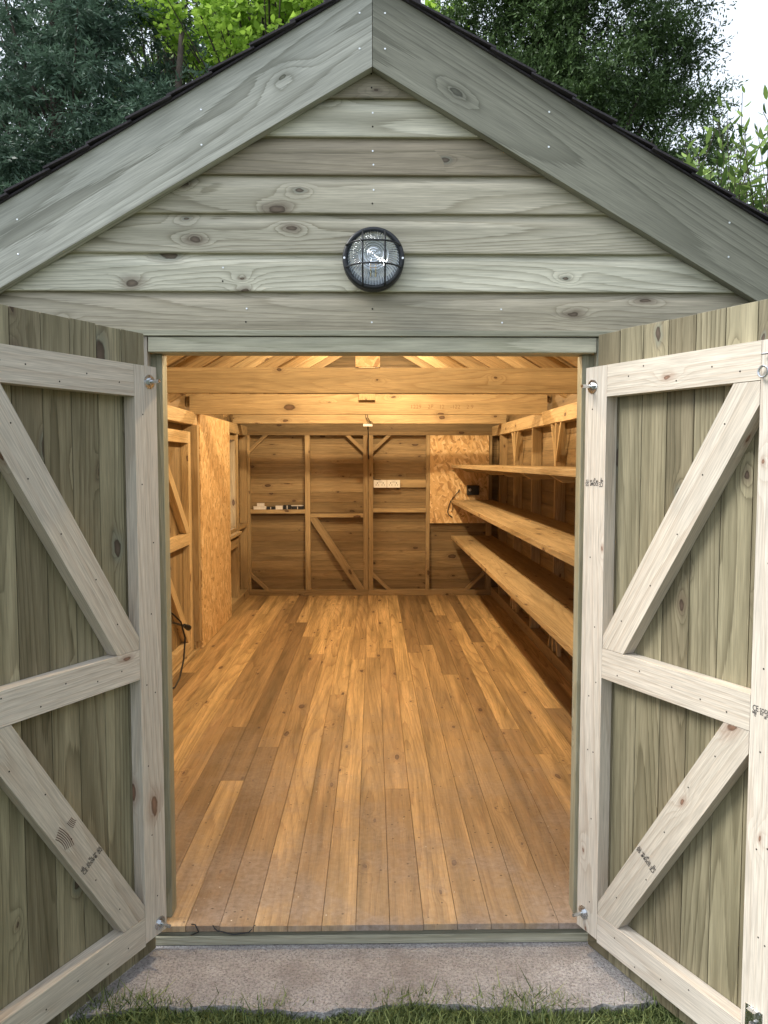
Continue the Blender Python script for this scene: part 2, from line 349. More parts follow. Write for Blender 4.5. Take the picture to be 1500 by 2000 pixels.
# front wall: shiplap boards
def front_boards(m, nails):
    edges = [2.785, 2.665, 2.547, 2.431, 2.312, 2.189, 2.070, 1.943]
    z = 1.943
    while z > -.05: z -= .12; edges.append(max(z, -.055))
    tints = [(.80, .75), (1.1, .1), (.86, .85), (1.05, .45), (1.0, .35), (1.08, 0.), (.93, .6)]
    for i in range(len(edges)-1):
        zt, zb = edges[i], edges[i+1]; h = zt-zb
        prof = [(0.004, zb), (-.021, zb), (-.0225, zb+.004), (-.021, zb+h*.66), (-.0185, zb+h*.76), (-.012, zb+h*.87), (-.008, zb+h*.95), (-.007, zt+.002)]
        spans = [(-1.53, 1.47)] if zb > 1.93 else [(-1.53, -.748), (.744, 1.47)]
        for a, b in spans:
            ou, ov = rnd.uniform(0, 90), rnd.uniform(0, 90); t = tints[i] if i < 7 else (1, .4)
            t = (t[0], t[1], 0, 1); v = 0
            for k in range(len(prof)-1):
                (y0, z0), (y1, z1) = prof[k], prof[k+1]; dv = math.hypot(y1-y0, z1-z0)
                def lim(zz, s):
                    xl = max(.01, (RT-.10-zz)/SL); return max(a, -xl) if s < 0 else min(b, xl)
                q = [(lim(z0, -1), y0, z0), (lim(z0, 1), y0, z0), (lim(z1, 1), y1, z1), (lim(z1, -1), y1, z1)]
                m.face(q, [(q[0][0]+ou, v+ov), (q[1][0]+ou, v+ov), (q[2][0]+ou, v+dv+ov), (q[3][0]+ou, v+dv+ov)], t); v += dv
        if zb > 1.9:
            for xx in ((.0,) if i < 5 else (.0, -.47) if i < 6 else (0., -.4, .41)):
                for dz in (.03, .072):
                    nails.disc((xx+rnd.uniform(-.004, .004), -.0215, zb+dz), (0, -1, 0), .0028, .0012, mi=rnd.choice((1, 2)))
m = MB(); front_boards(m, m)
front = m.build('front_wall', ['clad', 'nail', 'hole'], shed)
# backing boards behind the shiplap (inside face of the gable)
mm = MB()
mm.prism([(-1.50, 1.93), (1.44, 1.93), (1.44, RT-.1-1.44*SL), (0, RT-.1), (-1.50, RT-.1-1.5*SL)], (0, .005, 0), (1, 0, 0), (0, 0, 1), (0, .03, 0))
mm.box(-1.50, -.75, .005, .035, -.05, 1.93, 'z'); mm.box(.745, 1.44, .005, .035, -.05, 1.93, 'z')
mm.build('backing', 'inner', front)
# drip strip, lintel, jambs, casing
one('drip_strip', 'jamb', front, lambda m: m.box(-1.0, 1.0, -.046, .0, 1.926, 1.944, tint=(.95, .6, 0, 1)))
one('lintel', 'jamb', front, lambda m: m.box(-.708, .712, -.04, .05, 1.876, 1.9235, tint=(1.25, .9, 0, 1)), .002)
for s in (-1, 1):
    X = lambda a: s*a+(.002 if s > 0 else 0)
    def bx(m, a, b, y0, y1, z0, z1, t): m.box(min(X(a), X(b)), max(X(a), X(b)), y0, y1, z0, z1, 'z', tint=t)
    one('casing', 'cls' if s < 0 else 'jamb', front, lambda m: bx(m, .712, .742, -.036, .0, -.05, 1.925, (.85, .6, 0, 1)))
    one('jamb', 'jamb', front, lambda m: bx(m, .676, .7405, .002, .060, -.0005, 1.875, (1.0, .3, 0, 1)), .0025)
    one('door_stop', 'inner', front, lambda m: bx(m, .69, .7405, .062, .10, -.0005, 1.875, (1., .3, 0, 1)))
one('sill', 'jamb', front, lambda m: m.box(-.735, .735, -.05, .0, -.066, -.036, tint=(1.05, .9, 0, 1)), .002)

# floor boards
def floor(m):
    r = random.Random(5); wdt = .1125; x = -1.52; k = 0
    while x < 1.46:
        ox = x; segs = []; y = YC+.01
        jut = -.052+r.uniform(-.003, .003); front_y = .0
        a_, b_ = max(x+.0007, -.722), min(x+wdt-.0008, .722)
        if b_-a_ > .02: front_y = jut if (b_-a_ > wdt-.01) else .0
        cuts = [y]
        yy = y-r.uniform(.5, 3.6)
        while yy > .9: cuts.append(yy); yy -= r.uniform(1.8, 3.8)
        cuts.append(front_y)
        for a, b in zip(cuts, cuts[1:]):
            dk = r.random() < .2
            t = (r.uniform(.64, .84) if dk else r.uniform(.86, 1.12), r.uniform(.6, 1) if dk else r.random()**1.5*.8, 0, 1)
            m.box(x+.0007, x+wdt-.0008, b+.0006, a-.0006, -.020, 0, 'y', tint=t)
        if front_y == 0 and b_-a_ > .02: m.box(a_, b_, jut, .0, -.020, 0, 'y', tint=t)
        x += wdt
    m.box(-1.5, 1.44, .0, YC, -.034, -.0215, 'y', mi=1)
fl = MB(); floor(fl); fl.build('floor', ['floor', 'dark'], shed, .0008)
jl = one('floor_joist', ['jamb', 'blackp'], shed, lambda m: m.box(-.73, .73, -.046, .02, -.0355, -.0225, tint=(.45, .5, 0, 1)))

# ---- door leaves
def stamp(parent, O, U, V, Nn, h=.017):
    """grading stamp: text laid on surface at O, running along U, up V"""
    O, U, V, Nn = V3(O), V3(U).normalized(), V3(V).normalized(), V3(Nn).normalized()
    rows = [('CE', 0, 0, 1.25), ('SODRA', 2.15, .05, .95), ('P', 5.55, .1, .95), ('SI5', 6.75, .0, 1.15), ('0402', 0, -.8, .55), ('12', .5, -1.45, .55), ('012', 2.3, -.65, .5), ('1/2', 3.9, -.7, .55), ('DRY', 5.2, -.7, .5), ('BS', 3.6, -1.3, .55), ('C16', 6.9, -.75, .6)]
    me_all = MB()
    for txt, dx, dy, sz in rows:
        cu = bpy.data.curves.new('t', 'FONT'); cu.body = txt; cu.size = h*sz*1.75; cu.resolution_u = 2; cu.offset = .00025
        ob = bpy.data.objects.new('t', cu); COL.objects.link(ob)
        bpy.context.view_layer.update()
        me = ob.evaluated_get(bpy.context.evaluated_depsgraph_get()).to_mesh()
        for p in me.polygons:
            me_all.face([O+U*(me.vertices[i].co.x*.68+dx*h)+V*(me.vertices[i].co.y+dy*h)+Nn*.0006 for i in p.vertices], [(0, 0)]*len(p.vertices), (1, 0, 0, 1))
        ob.to_mesh_clear(); bpy.data.objects.remove(ob); bpy.data.curves.remove(cu)
    me_all.build('grade_stamp', 'ink', parent)

def door(side):
    ang = R(27.5) if side < 0 else R(25.6)
    A = V3((-.712, -.068, 0)) if side < 0 else V3((.709, -.068, 0))
    U = V3((side*math.sin(ang), -math.cos(ang), 0)); Nn = V3((-side*math.cos(ang), -math.sin(ang), 0)); Z = V3((0, 0, 1))
    leaf = empty('door_leaf'); leaf.parent = shed
    r = random.Random(3 if side < 0 else 8)
    W = .714; zb, zt = -.062, 1.929
    def panel(m):
        u = 0; k = 0
        while u < W-.01:
            t = (r.uniform(.86, 1.12), r.random(), 0, 1)
            g = .0011; t0 = r.uniform(-.002, .001)
            m.prism([(zb+r.uniform(0, .001), u+g), (zt+t0, u+g), (zt+t0, min(u+.0952, W)-g), (zb, min(u+.0952, W)-g)], A, Z, U, -Nn*.014, tint=t)
            u += .0952; k += 1
        m.prism([(zb+.01, .004), (zt-.01, .004), (zt-.01, W-.004), (zb+.01, W-.004)], A-Nn*.014, Z, U, -Nn*.003, tint=(.3, .5, 0, 1))
    one('board_panel', 'tg', leaf, panel, .0012)
    F = A+Nn*.0015; th = Nn*.043; sw = .093
    z0, z1 = .018, 1.822
    rails = [('top', 1.727, z1), ('mid', .862, .955), ('bottom', .010, .103)]
    rc = lambda a0, a1, b0, b1: [(a0, b0), (a1, b0), (a1, b1), (a0, b1)]
    st = []
    for u0 in (0, W-sw):
        zz0 = z0-.008 if u0 else z0
        def stile(m):
            m.prism(rc(zz0, z1, u0-.003, u0+sw-.003), F, Z, U, th, tint=(1.0, .3, 0, 1))
            for z in np.linspace(.15, 1.7, 8):
                for q in (.03, .062):
                    if r.random() < .8: m.disc(F+U*(u0+q+r.uniform(-.01, .01))+Z*(float(z)+r.uniform(-.03, .03))+th, Nn, .0024, .0006, mi=1)
        st.append(one('stile', ['cls', 'hole'], leaf, stile, .0025))
    for nme, a, b in rails:
        def railf(m):
            m.prism(rc(sw-.002, W-sw-.004, a, b), F, U, Z, th, tint=(r.uniform(.93, 1.04), r.random(), 0, 1))
            for q in (.16, .25, .36, .47, .56): m.disc(F+U*(q+r.uniform(-.02, .02))+Z*((a+b)/2+r.uniform(-.03, .03))+th, Nn, .0024, .0006, mi=1)
        one('rail', ['cls', 'hole'], leaf, railf, .0025)
    br = []
    for a, b in ((.956, 1.726), (.104, .861)):
        u0, u1 = sw-.001, W-sw-.005
        d = V3((u1-u0, b-a)); d.resize_3d(); L = d.length; d.normalize(); nn = V3((-d.y, d.x, 0)); hw = .047
        c0, c1 = V3((u0+.032, a, 0)), V3((u1-.020, b, 0)); d = (c1-c0).normalized(); nn = V3((-d.y, d.x, 0))
        P = [c0-d*.3-nn*hw, c1+d*.3-nn*hw, c1+d*.3+nn*hw, c0-d*.3+nn*hw]
        poly = clip([(p.x, p.y) for p in P], u0, u1, a+.0005, b-.0005)
        def brf(m):
            m.prism(poly, F, U, Z, th*.985, g=(d.x, d.y), tint=(.9 if a < .5 else .97, .7, 0, 1))
            for t in (.12, .3, .5, .7, .86):
                p = c0.lerp(c1, t)+nn*r.uniform(-.03, .03); m.disc(F+U*p.x+Z*p.y+th*.985, Nn, .0024, .0006, mi=1)
        br.append((one('brace', ['cls', 'hole'], leaf, brf, .0025), c0, c1, d, nn))
    # coach bolts with washers on the hinge stile
    for zz in ((1.775, .052) if side < 0 else (1.762, .075)):
        c = F+U*(.028)+Z*zz+th
        def bolt(m):
            m.lathe([(0.004, .0), (.0215, .0), (.0215, .002), (.006, .003)], c, Nn, 28)
            m.lathe([(.0115, .002), (.0115, .011), (.0055, .0115)], c, Nn, 6)
            m.tube([c, c+Nn*.042], .0055, 10)
        one('coach_bolt', 'zinc', leaf, bolt, 0)
    if side < 0:
        o, c0, c1, d, nn = br[1]; p = c0.lerp(c1, .365)
        dv = U*d.x+Z*d.y; nv = U*nn.x+Z*nn.y
        stamp(o.parent, F+U*p.x+Z*p.y-nv*.036+dv*.008+th, nv, -dv, Nn, .0098)
        # dark resin streaks beside the knot
        def streak(m):
            q = c0.lerp(c1, .52); base = F+U*q.x+Z*q.y+th+Nn*.0002
            for k in range(6):
                off = nv*(-.040+.0052*k); l = .055+.006*k
                a_ = [base+off+dv*(l*.55-l*t)+nv*(.010*math.sin(t*2.2+.3)) for t in (0, .25, .5, .75, 1)]
                for i in range(4):
                    w_ = .0011*(1-.3*i/4); m.face([a_[i]-nv*w_, a_[i+1]-nv*w_, a_[i+1]+nv*w_, a_[i]+nv*w_], [(0, 0)]*4, (1, 0, 0, 1))
            for k in range(5):
                off = nv*(.012+.0042*k); l = .032-.002*k
                a_ = [base+off+dv*(.035-l*t)+nv*(.006*t*t) for t in (0, .5, 1)]
                for i in range(2):
                    w_ = .0008; m.face([a_[i]-nv*w_, a_[i+1]-nv*w_, a_[i+1]+nv*w_, a_[i]+nv*w_], [(0, 0)]*4, (1, 0, 0, 1))
        one('resin_streak', 'resin', leaf, streak, 0)
    else:
        stamp(leaf, F+U*.082+Z*1.467+th, -U, -Z, Nn, .0094)
        o, c0, c1, d, nn = br[1]; p = c0.lerp(c1, .36); dv = U*d.x+Z*d.y; nv = U*nn.x+Z*nn.y
        stamp(o.parent, F+U*p.x+Z*p.y-nv*.035+dv*.0+th, nv, -dv, Nn, .0094)
        stamp(leaf, F+U*(W-sw+.003)+Z*.918+th, U, Z, Nn, .0094)
        # tower bolts on the meeting stile
        def tower(m):
            c = F+U*(W-.080)+Z*.058+th
            m.prism(rc(-.002, .046, -.02, .11), c, U, Z, Nn*.0022)
            for z in (.0, .09): m.prism(rc(.010, .034, z, z+.017), c+Nn*.0022, U, Z, Nn*.014)
            m.tube([c+U*.022+Nn*.010-Z*.05, c+U*.022+Nn*.010+Z*.075], .0055, 10)
            m.tube([c+U*.022+Nn*.010+Z*.035, c-U*.004+Nn*.026+Z*.030, c-U*.016+Nn*.03+Z*.012, c-U*.012+Nn*.028-Z*.012], .0038, 8)
            for a_, b_ in ((.006, .102), (.038, .102), (.006, -.012), (.038, -.012)): m.disc(c+U*a_+Z*b_+Nn*.002, Nn, .004, .0012)
        one('bolt_plate', 'zinc', leaf, tower, .0008)
        def ring(m):
            c = F+U*(W-sw+.012)+Z*1.745+th+Nn*.012
            pts = [c+(U*math.cos(t)+Z*math.sin(t))*.013 for t in np.linspace(0, 2*math.pi, 25)]
            m.tube(pts, .003, 8, cap=False); m.tube([c-Nn*.012, c+U*.013], .003, 8)
            m.tube([c+Z*.042-U*.004, c+Z*.042+U*.05], .003, 8); m.tube([c+U*.04+Z*.05, c+U*.04-Z*.12], .0055, 10)
        one('bolt_ring', 'zinc', leaf, ring, 0)
M['resin'] = simple('resin_stain', (.07, .022, .014), .6)
door(-1); door(1)

# ---- roof
roof = empty('roof'); roof.parent = shed
XW = 1.72
for s in (-1, 1):
    # barge board
    def barge(m):
        pts = [(0, RT-.255), (s*XW, RT-.255-SL*XW), (s*XW, RT-.003-SL*XW), (0, RT-.003)]
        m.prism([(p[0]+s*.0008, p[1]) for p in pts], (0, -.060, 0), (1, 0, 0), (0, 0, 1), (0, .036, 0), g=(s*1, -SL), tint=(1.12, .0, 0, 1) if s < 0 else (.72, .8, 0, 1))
        for q in (.045, .62, 1.28):
            for dz in (-.075, -.18):
                x = s*q*math.cos(math.atan(SL)); m.disc((x+(.01 if q > .1 else 0), -.0602, RT+dz-SL*abs(x)), (0, -1, 0), .0032, .0012, mi=1)
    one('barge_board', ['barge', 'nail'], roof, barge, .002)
    def deck(m):
        k = 0; a = 0
        while a < XW:
            b = min(a+.12, XW)
            m.prism([(s*a, RT-.025-SL*a), (s*(b-.002), RT-.025-SL*(b-.002)), (s*(b-.002), RT-.008-SL*(b-.002)), (s*a, RT-.008-SL*a)], (0, -.02, 0), (1, 0, 0), (0, 0, 1), (0, LEN+.08, 0), g=(0, 1), tint=(rnd.uniform(.8, 1.05), rnd.random(), 0, 1)); a = b
        # side battens so that no daylight shows through the joints
    # deck built with boards running front to back
    def deck2(m):
        a = .0
        while a < XW:
            b = min(a+.12, XW); L = math.hypot(1, SL)
            O = V3((s*a, -.02, RT-.026-SL*a)); Dn = V3((s, 0, -SL))/L
            m.prism([(0, 0), (LEN+.08, 0), (LEN+.08, (b-a)*L-.001), (0, (b-a)*L-.001)], O, (0, 1, 0), Dn, V3((s*SL, 0, 1))/L*.018, tint=(rnd.uniform(.8, 1.05), rnd.random(), 0, 1)); a = b
    one('roof_deck', 'inner', roof, deck2, 0)
    def shingles(m):
        L = math.hypot(1, SL); Dn = V3((s, 0, -SL))/L; up = V3((s*SL, 0, 1))/L; r = random.Random(21+s)
        t = -.02; k = 0
        base = V3((0, 0, RT-.004))
        while t < XW*L:
            y0 = -.078-r.uniform(0, .010)
            y = y0
            while y < LEN+.08:
                y1 = min(y+.333, LEN+.1) if y > 0 else y+.333-(k % 2)*.16
                hh = r.uniform(0, .002)
                O = base+Dn*(t+r.uniform(-.003, .003))
                m.prism([(0, .001), (.155, .010+hh), (.155, .016+hh), (0, .007)], O+V3((0, y, 0)), Dn, up, (0, y1-y-.003, 0), tint=(1, 0, 0, 1)); y = y1
            t += .145; k += 1
        m.prism([(0, -.002), (XW*L+.02, -.002), (XW*L+.02, .003), (0, .003)], base+V3((0, -.07, 0)), Dn, up, (0, LEN+.14, 0), tint=(1, 0, 0, 1))
    one('shingle_course', 'felt', roof, shingles, 0)
one('ridge_cap', 'felt', roof, lambda m: (m.box(-.150, .150, -.04, LEN+.1, RT-.07, RT+.05, 'y'), m.prism([(-.15, .05), (.15, .05), (0, .12)], (0, -.04, RT), (1, 0, 0), (0, 0, 1), (0, LEN+.14, 0))), .004)
one('ridge_board', 'pine', roof, lambda m: m.box(-.015, .015, .04, YC, RT-.20, RT-.03, 'yz'), .001)
L = math.hypot(1, SL)
for k in range(12):
    y = .17+.51*k
    for s in (-1, 1):
        def raf(m):
            O = V3((s*.016, y, RT-.155-.016*SL)); m.prism([(0, 0), (1.56, -1.56*SL), (1.56, .105-1.56*SL), (0, .105)], O, (s, 0, 0), (0, 0, 1), (0, .044, 0), g=(1, -SL), tint=(rnd.uniform(.9, 1.1), rnd.random(), 0, 1))
        one('rafter', 'pine', roof, raf, .001)
beams = [(2.03, 1.931, .148), (3.68, 1.909, .158), (5.58, 1.930, .10)]
for i, (y, z, h) in enumerate(beams):
    tb = one('tie_beam', ['pine', 'ink'], roof, lambda m: m.box(-1.46, 1.40, y, y+.044, z, z+h, tint=((.95, .92, .95)[i], .15, 0, 1)), .002)
one('king_post', 'osb', roof, lambda m: m.box(-.100, .043, 2.012, 2.028, 2.081, RT-.16, 'z', tint=(1.1, 0, 0, 1)))
one('king_post', 'pine', roof, lambda m: m.box(-.11, .02, 3.655, 3.678, 2.02, RT-.16, 'z', tint=(1, 0, 0, 1)))
# faded lumber marks on the second beam
def beam_marks():
    mm = MB()
    for txt, x in (('1229', .30), ('2P', .44), ('12', .53), ('-122', .62), ('2 9', .75)):
        cu = bpy.data.curves.new('t', 'FONT'); cu.body = txt; cu.size = .045
        ob = bpy.data.objects.new('t', cu); COL.objects.link(ob); bpy.context.view_layer.update()
        me = ob.evaluated_get(bpy.context.evaluated_depsgraph_get()).to_mesh()
        for p in me.polygons: mm.face([(me.vertices[i].co.x+x, 3.6793, me.vertices[i].co.y+1.955) for i in p.vertices], [(0, 0)]*len(p.vertices), (1, 0, 0, 1))
        ob.to_mesh_clear(); bpy.data.objects.remove(ob); bpy.data.curves.remove(cu)
    mm.build('lumber_mark', 'inkpale', roof)
M['inkpale'] = simple('faded_ink', (.24, .15, .075), .8)
beam_marks()
# interior lamps: warm lamps under the ridge (hidden by the gable from the doorway)
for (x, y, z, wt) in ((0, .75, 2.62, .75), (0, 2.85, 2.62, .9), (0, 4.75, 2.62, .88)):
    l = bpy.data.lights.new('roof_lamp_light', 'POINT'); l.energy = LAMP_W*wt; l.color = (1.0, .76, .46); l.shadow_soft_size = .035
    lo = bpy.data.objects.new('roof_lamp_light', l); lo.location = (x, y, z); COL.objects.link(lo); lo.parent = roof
    def holder(m): m.lathe([(.0, .13), (.022, .13), (.026, .10), (.02, .045), (.0, .045)], (x, y, z), (0, 0, 1), 20)
    one('lamp_holder', 'whitep', roof, holder, 0)

# ---- back wall
bw = one('back_wall', 'inner', shed, lambda m: [m.box(CL-.015, CR+.015, YC, YC+.018, -.05+.1115*k, -.05+.1115*k+.110, tint=(rnd.uniform(.72, 1.12), rnd.random(), 0, 1)) for k in range(18)], .0015)
def gab(m):
    for k in range(8):
        z0 = 1.957+.1115*k; z1 = z0+.110; f = lambda z: max(.01, (RT-.03-z)/SL)
        m.prism([(max(-1.5, -f(z0)), z0), (min(1.44, f(z0)), z0), (min(1.44, f(z1)), z1), (max(-1.5, -f(z1)), z1)], (0, YC+.002, 0), (1, 0, 0), (0, 0, 1), (0, .018, 0), tint=(rnd.uniform(.72, 1.0), rnd.random(), 0, 1))
    m.prism([(-1.515, -.06), (1.455, -.06), (1.455, 2.1), (0, RT-.03), (-1.515, 2.1)], (0, YC+.021, 0), (1, 0, 0), (0, 0, 1), (0, .01, 0), tint=(.6, .5, 0, 1))
one('gable_boarding', 'inner', bw, gab, 0)
def bstud(x0, x1, z0=.066, z1=1.829): one('stud', 'pine', bw, lambda m: m.box(x0, x1, YB, YC-.001, z0, z1, 'z', tint=(rnd.uniform(.8, .95), rnd.random(), 0, 1)), .0015)
for a, b in ((-1.458, -1.392), (-.770, -.712), (-.108, -.054), (-.048, .004), (.607, .648), (1.30, 1.358)): bstud(a, b)
one('wall_plate', 'pine', bw, lambda m: (m.box(-1.46, -.0515, YB-.002, YC-.001, 0.001, .065, tint=(.8, .7, 0, 1)), m.box(-.0495, 1.358, YB-.002, YC-.001, 0.001, .065, tint=(.85, .5, 0, 1))), .0015)
one('wall_plate', 'pine', bw, lambda m: m.box(-1.46, 1.358, YB-.002, YC-.001, 1.83, 1.872, tint=(.68, .8, 0, 1)), .0015)
one('noggin', 'pine', bw, lambda m: m.box(-1.391, -.771, YB-.004, YC-.001, .943, .988, tint=(1.05, .1, 0, 1)))
one('noggin', 'pine', bw, lambda m: m.box(-.711, -.109, YB-.004, YC-.001, .898, .938, tint=(1., .2, 0, 1)))
one('noggin', 'pine', bw, lambda m: m.box(.005, .606, YB-.004, YC-.001, .955, 1.0, tint=(1., .3, 0, 1)))
one('mounting_board', 'pine', bw, lambda m: m.box(.005, .606, YB+.018, YC-.001, 1.238, 1.324, tint=(.95, .3, 0, 1)))
def strip(c0, c1, hw, rect):
    c0, c1 = V3((*c0, 0)), V3((*c1, 0)); d = (c1-c0).normalized(); n_ = V3((-d.y, d.x, 0))
    P = [c0-d*.4-n_*hw, c1+d*.4-n_*hw, c1+d*.4+n_*hw, c0-d*.4+n_*hw]
    return clip([(p.x, p.y) for p in P], *rect), (d.x, d.y)
def bbrace(c0, c1, hw, rect, t=.9, dep=.05, nm='brace'):
    P, g = strip(c0, c1, hw, rect)
    one(nm, 'pine', bw, lambda m: m.prism(P, (0, YB+.004, 0), (1, 0, 0), (0, 0, 1), (0, dep, 0), g=g, tint=(t, .5, 0, 1)))
bbrace((-.66, .86), (-.16, .10), .042, (-.711, -.109, .066, .897), .78)
bays = {'a': (-1.391, -.771), 'b': (-.711, -.109), 'c': (.005, .606), 'd': (.649, 1.299)}
def corner(x, z, sx, sz, bay, a=.17, hw=.019):
    b = bays[bay]; bbrace((x, z+sz*a), (x+sx*a*1.05, z), hw, (b[0], b[1], .066, 1.829), .85, .045, 'corner_brace')
corner(-1.391, 1.829, 1, -1, 'a'); corner(-.109, 1.829, -1, -1, 'b'); corner(.005, 1.829, 1, -1, 'c')
corner(-1.391, .066, 1, 1, 'a'); corner(.005, .066, 1, 1, 'c'); corner(1.299, .066, -1, 1, 'd', .21)

# ---- right wall
def side_boards(m, x0, x1, y0, y1, z0=-.05, ztop=1.94, out=0):
    z = z0
    while z < ztop-.01:
        zz = min(z+.110, ztop); m.box(x0, x1, y0, y1, z, zz, 'yz', tint=(rnd.uniform(.78, 1.1), rnd.random(), 0, 1)); z += .1115
def eave(m, x):
    s = 1 if x > 0 else -1; z0 = 1.941
    m.box(min(x, x+s*.018), max(x, x+s*.018), .04, YC, z0, RT-.03-SL*(abs(x)+.02), 'yz')
rw = one('right_wall', 'inner', shed, lambda m: (m.box(CR+.0185, CR+.024, .036, YC, -.05, 1.98, 'yz'), side_boards(m, CR, CR+.018, .036, YC), eave(m, CR)), .0012)
ys = [5.72-.83*k for k in range(7)]
for k, y in enumerate(ys):
    one('stud', 'pine', rw, lambda m: m.box(XR, CR-.001, y-.019, y+.019, .096, 1.819, 'zy', tint=(rnd.uniform(.9, 1.05), rnd.random(), 0, 1)), .0015)
    if k in (1, 3, 5):
        for s in (-1, 1):
            for (za, zb_) in ((1.56, 1.82), (.355, .095)):
                def vb(m):
                    c0, c1 = V3((y+s*.02, za, 0)), V3((y+s*.15, zb_, 0)); d = (c1-c0).normalized(); n_ = V3((-d.y, d.x, 0))*.013
                    P = clip([((c0-d*.05-n_).x, (c0-d*.05-n_).y), ((c1+d*.05-n_).x, (c1+d*.05-n_).y), ((c1+d*.05+n_).x, (c1+d*.05+n_).y), ((c0-d*.05+n_).x, (c0-d*.05+n_).y)], *((y+.0195, y+.5) if s > 0 else (y-.5, y-.0195)), .0965, 1.8185)
                    m.prism(P, (XR+.002, 0, 0), (0, 1, 0), (0, 0, 1), (.03, 0, 0), g=(d.x, d.y), tint=(1.1, .1, 0, 1))
                one('corner_brace', 'pine', rw, vb, .001)
one('wall_plate', 'pine', rw, lambda m: m.box(XR-.004, CR-.001, .04, YB-.001, 1.82, 1.928, 'yz', tint=(1.12, .1, 0, 1)), .002)
one('wall_plate', 'pine', rw, lambda m: m.box(XR-.004, CR-.001, .04, YB-.003, .001, .095, 'yz', tint=(.85, .6, 0, 1)), .002)
# ---- left wall with side door and window
WY0, WY1, WZ0, WZ1 = 4.98, 5.60, .80, 1.80
def lw_boards(m):
    for y0, y1, z0, z1 in ((.036, WY0, -.05, 1.98), (WY1, YC, -.05, 1.98), (WY0, WY1, -.05, WZ0), (WY0, WY1, WZ1, 1.98)): m.box(CL-.024, CL-.0185, y0, y1, z0, z1, 'yz')
    side_boards(m, CL-.018, CL, .036, WY0)
    side_boards(m, CL-.018, CL, WY1, YC)
    m2 = -.05
    side_boards(m, CL-.018, CL, WY0, WY1, -.05, WZ0); side_boards(m, CL-.018, CL, WY0, WY1, WZ1, 1.94); eave(m, CL)
lw = one('left_wall', 'inner', shed, lw_boards, .0012)
one('wall_plate', 'pine', lw, lambda m: m.box(CL+.001, XL+.006, .04, 3.76, 1.822, 1.922, 'yz', tint=(1.12, .1, 0, 1)), .002)
one('wall_plate', 'pine', lw, lambda m: m.box(CL+.001, XL+.004, 3.762, YB-.001, 1.822, 1.926, 'yz', tint=(1.0, .3, 0, 1)), .002)
one('wall_plate', 'pine', lw, lambda m: m.box(CL+.001, XL+.004, 3.6, YB-.003, .001, .09, 'yz', tint=(.95, .3, 0, 1)), .002)
one('threshold', 'pine', lw, lambda m: m.box(CL+.001, XL+.01, 2.0, 3.598, .001, .028, 'yz', tint=(1.1, .1, 0, 1)), .002)
for (y0, y1, z0, z1, xi) in ((3.60, 3.665, .0905, 1.82, XL+.036), (3.70, 3.75, .0905, 1.82, XL), (4.93, 4.975, .0905, 1.82, XL), (5.605, 5.65, .0905, 1.82, XL), (6.17, 6.233, .0905, 1.82, XL), (2.0, 2.045, .03, 1.82, XL), (1.2, 1.245, .03, 1.82, XL)):
    one('stud', 'pine', lw, lambda m: m.box(CL+.001, xi, y0, y1, z0, z1, 'zy', tint=(rnd.uniform(.9, 1.05), rnd.random(), 0, 1)), .002)
one('noggin', 'pine', lw, lambda m: m.box(CL+.001, XL, 5.652, 6.168, .80, .845, 'yz'), .0015)
one('noggin', 'pine', lw, lambda m: m.box(CL+.001, XL-.002, 4.977, 5.603, .64, .73, 'yz', tint=(1, .2, 0, 1)), .0015)
one('brace', 'pine', lw, lambda m: m.prism([(5.0, .092), (5.14, .092), (5.30, .47), (5.20, .47)], (CL+.002, 0, 0), (0, 1, 0), (0, 0, 1), (.05, 0, 0), g=(.4, 1), tint=(1.1, .1, 0, 1)), .0015)
win = empty('window'); win.parent = shed
def wframe(m):
    x0, x1 = CL-.02, XL-.015
    m.box(x0, x1, WY0+.001, WY0+.045, WZ0+.001, WZ1-.001, 'zy'); m.box(x0, x1, WY1-.045, WY1-.001, WZ0+.001, WZ1-.001, 'zy')
    m.box(x0, x1, WY0+.046, WY1-.046, WZ1-.045, WZ1-.001, 'yz'); m.box(x0, x1, WY0+.046, WY1-.046, WZ0+.001, WZ0+.04, 'yz')
one('window_frame', 'pine', win, wframe, .0015)
one('window_sill', 'pine', win, lambda m: m.box(XL-.03, XL+.035, WY0-.0, WY1+.03, WZ0-.03, WZ0-.001, 'yz', tint=(1.1, .1, 0, 1)), .002)
n = N('frosted_glass'); n.b.inputs['Base Color'].default_value = (.9, .92, .93, 1); n.b.inputs['Roughness'].default_value = .35
tr = n.node('ShaderNodeBsdfTranslucent', {'Color': (.9, .92, .93, 1)}); mx = n.node('ShaderNodeMixShader', {0: .8, 1: n.b.outputs[0], 2: tr.outputs[0]}); n.t.links.new(mx.outputs[0], n.out.inputs[0])
M['frost'] = n.m
one('pane', 'frost', win, lambda m: m.box(CL-.004, CL+.002, WY0+.045, WY1-.045, WZ0+.04, WZ1-.045, 'zy'), 0)
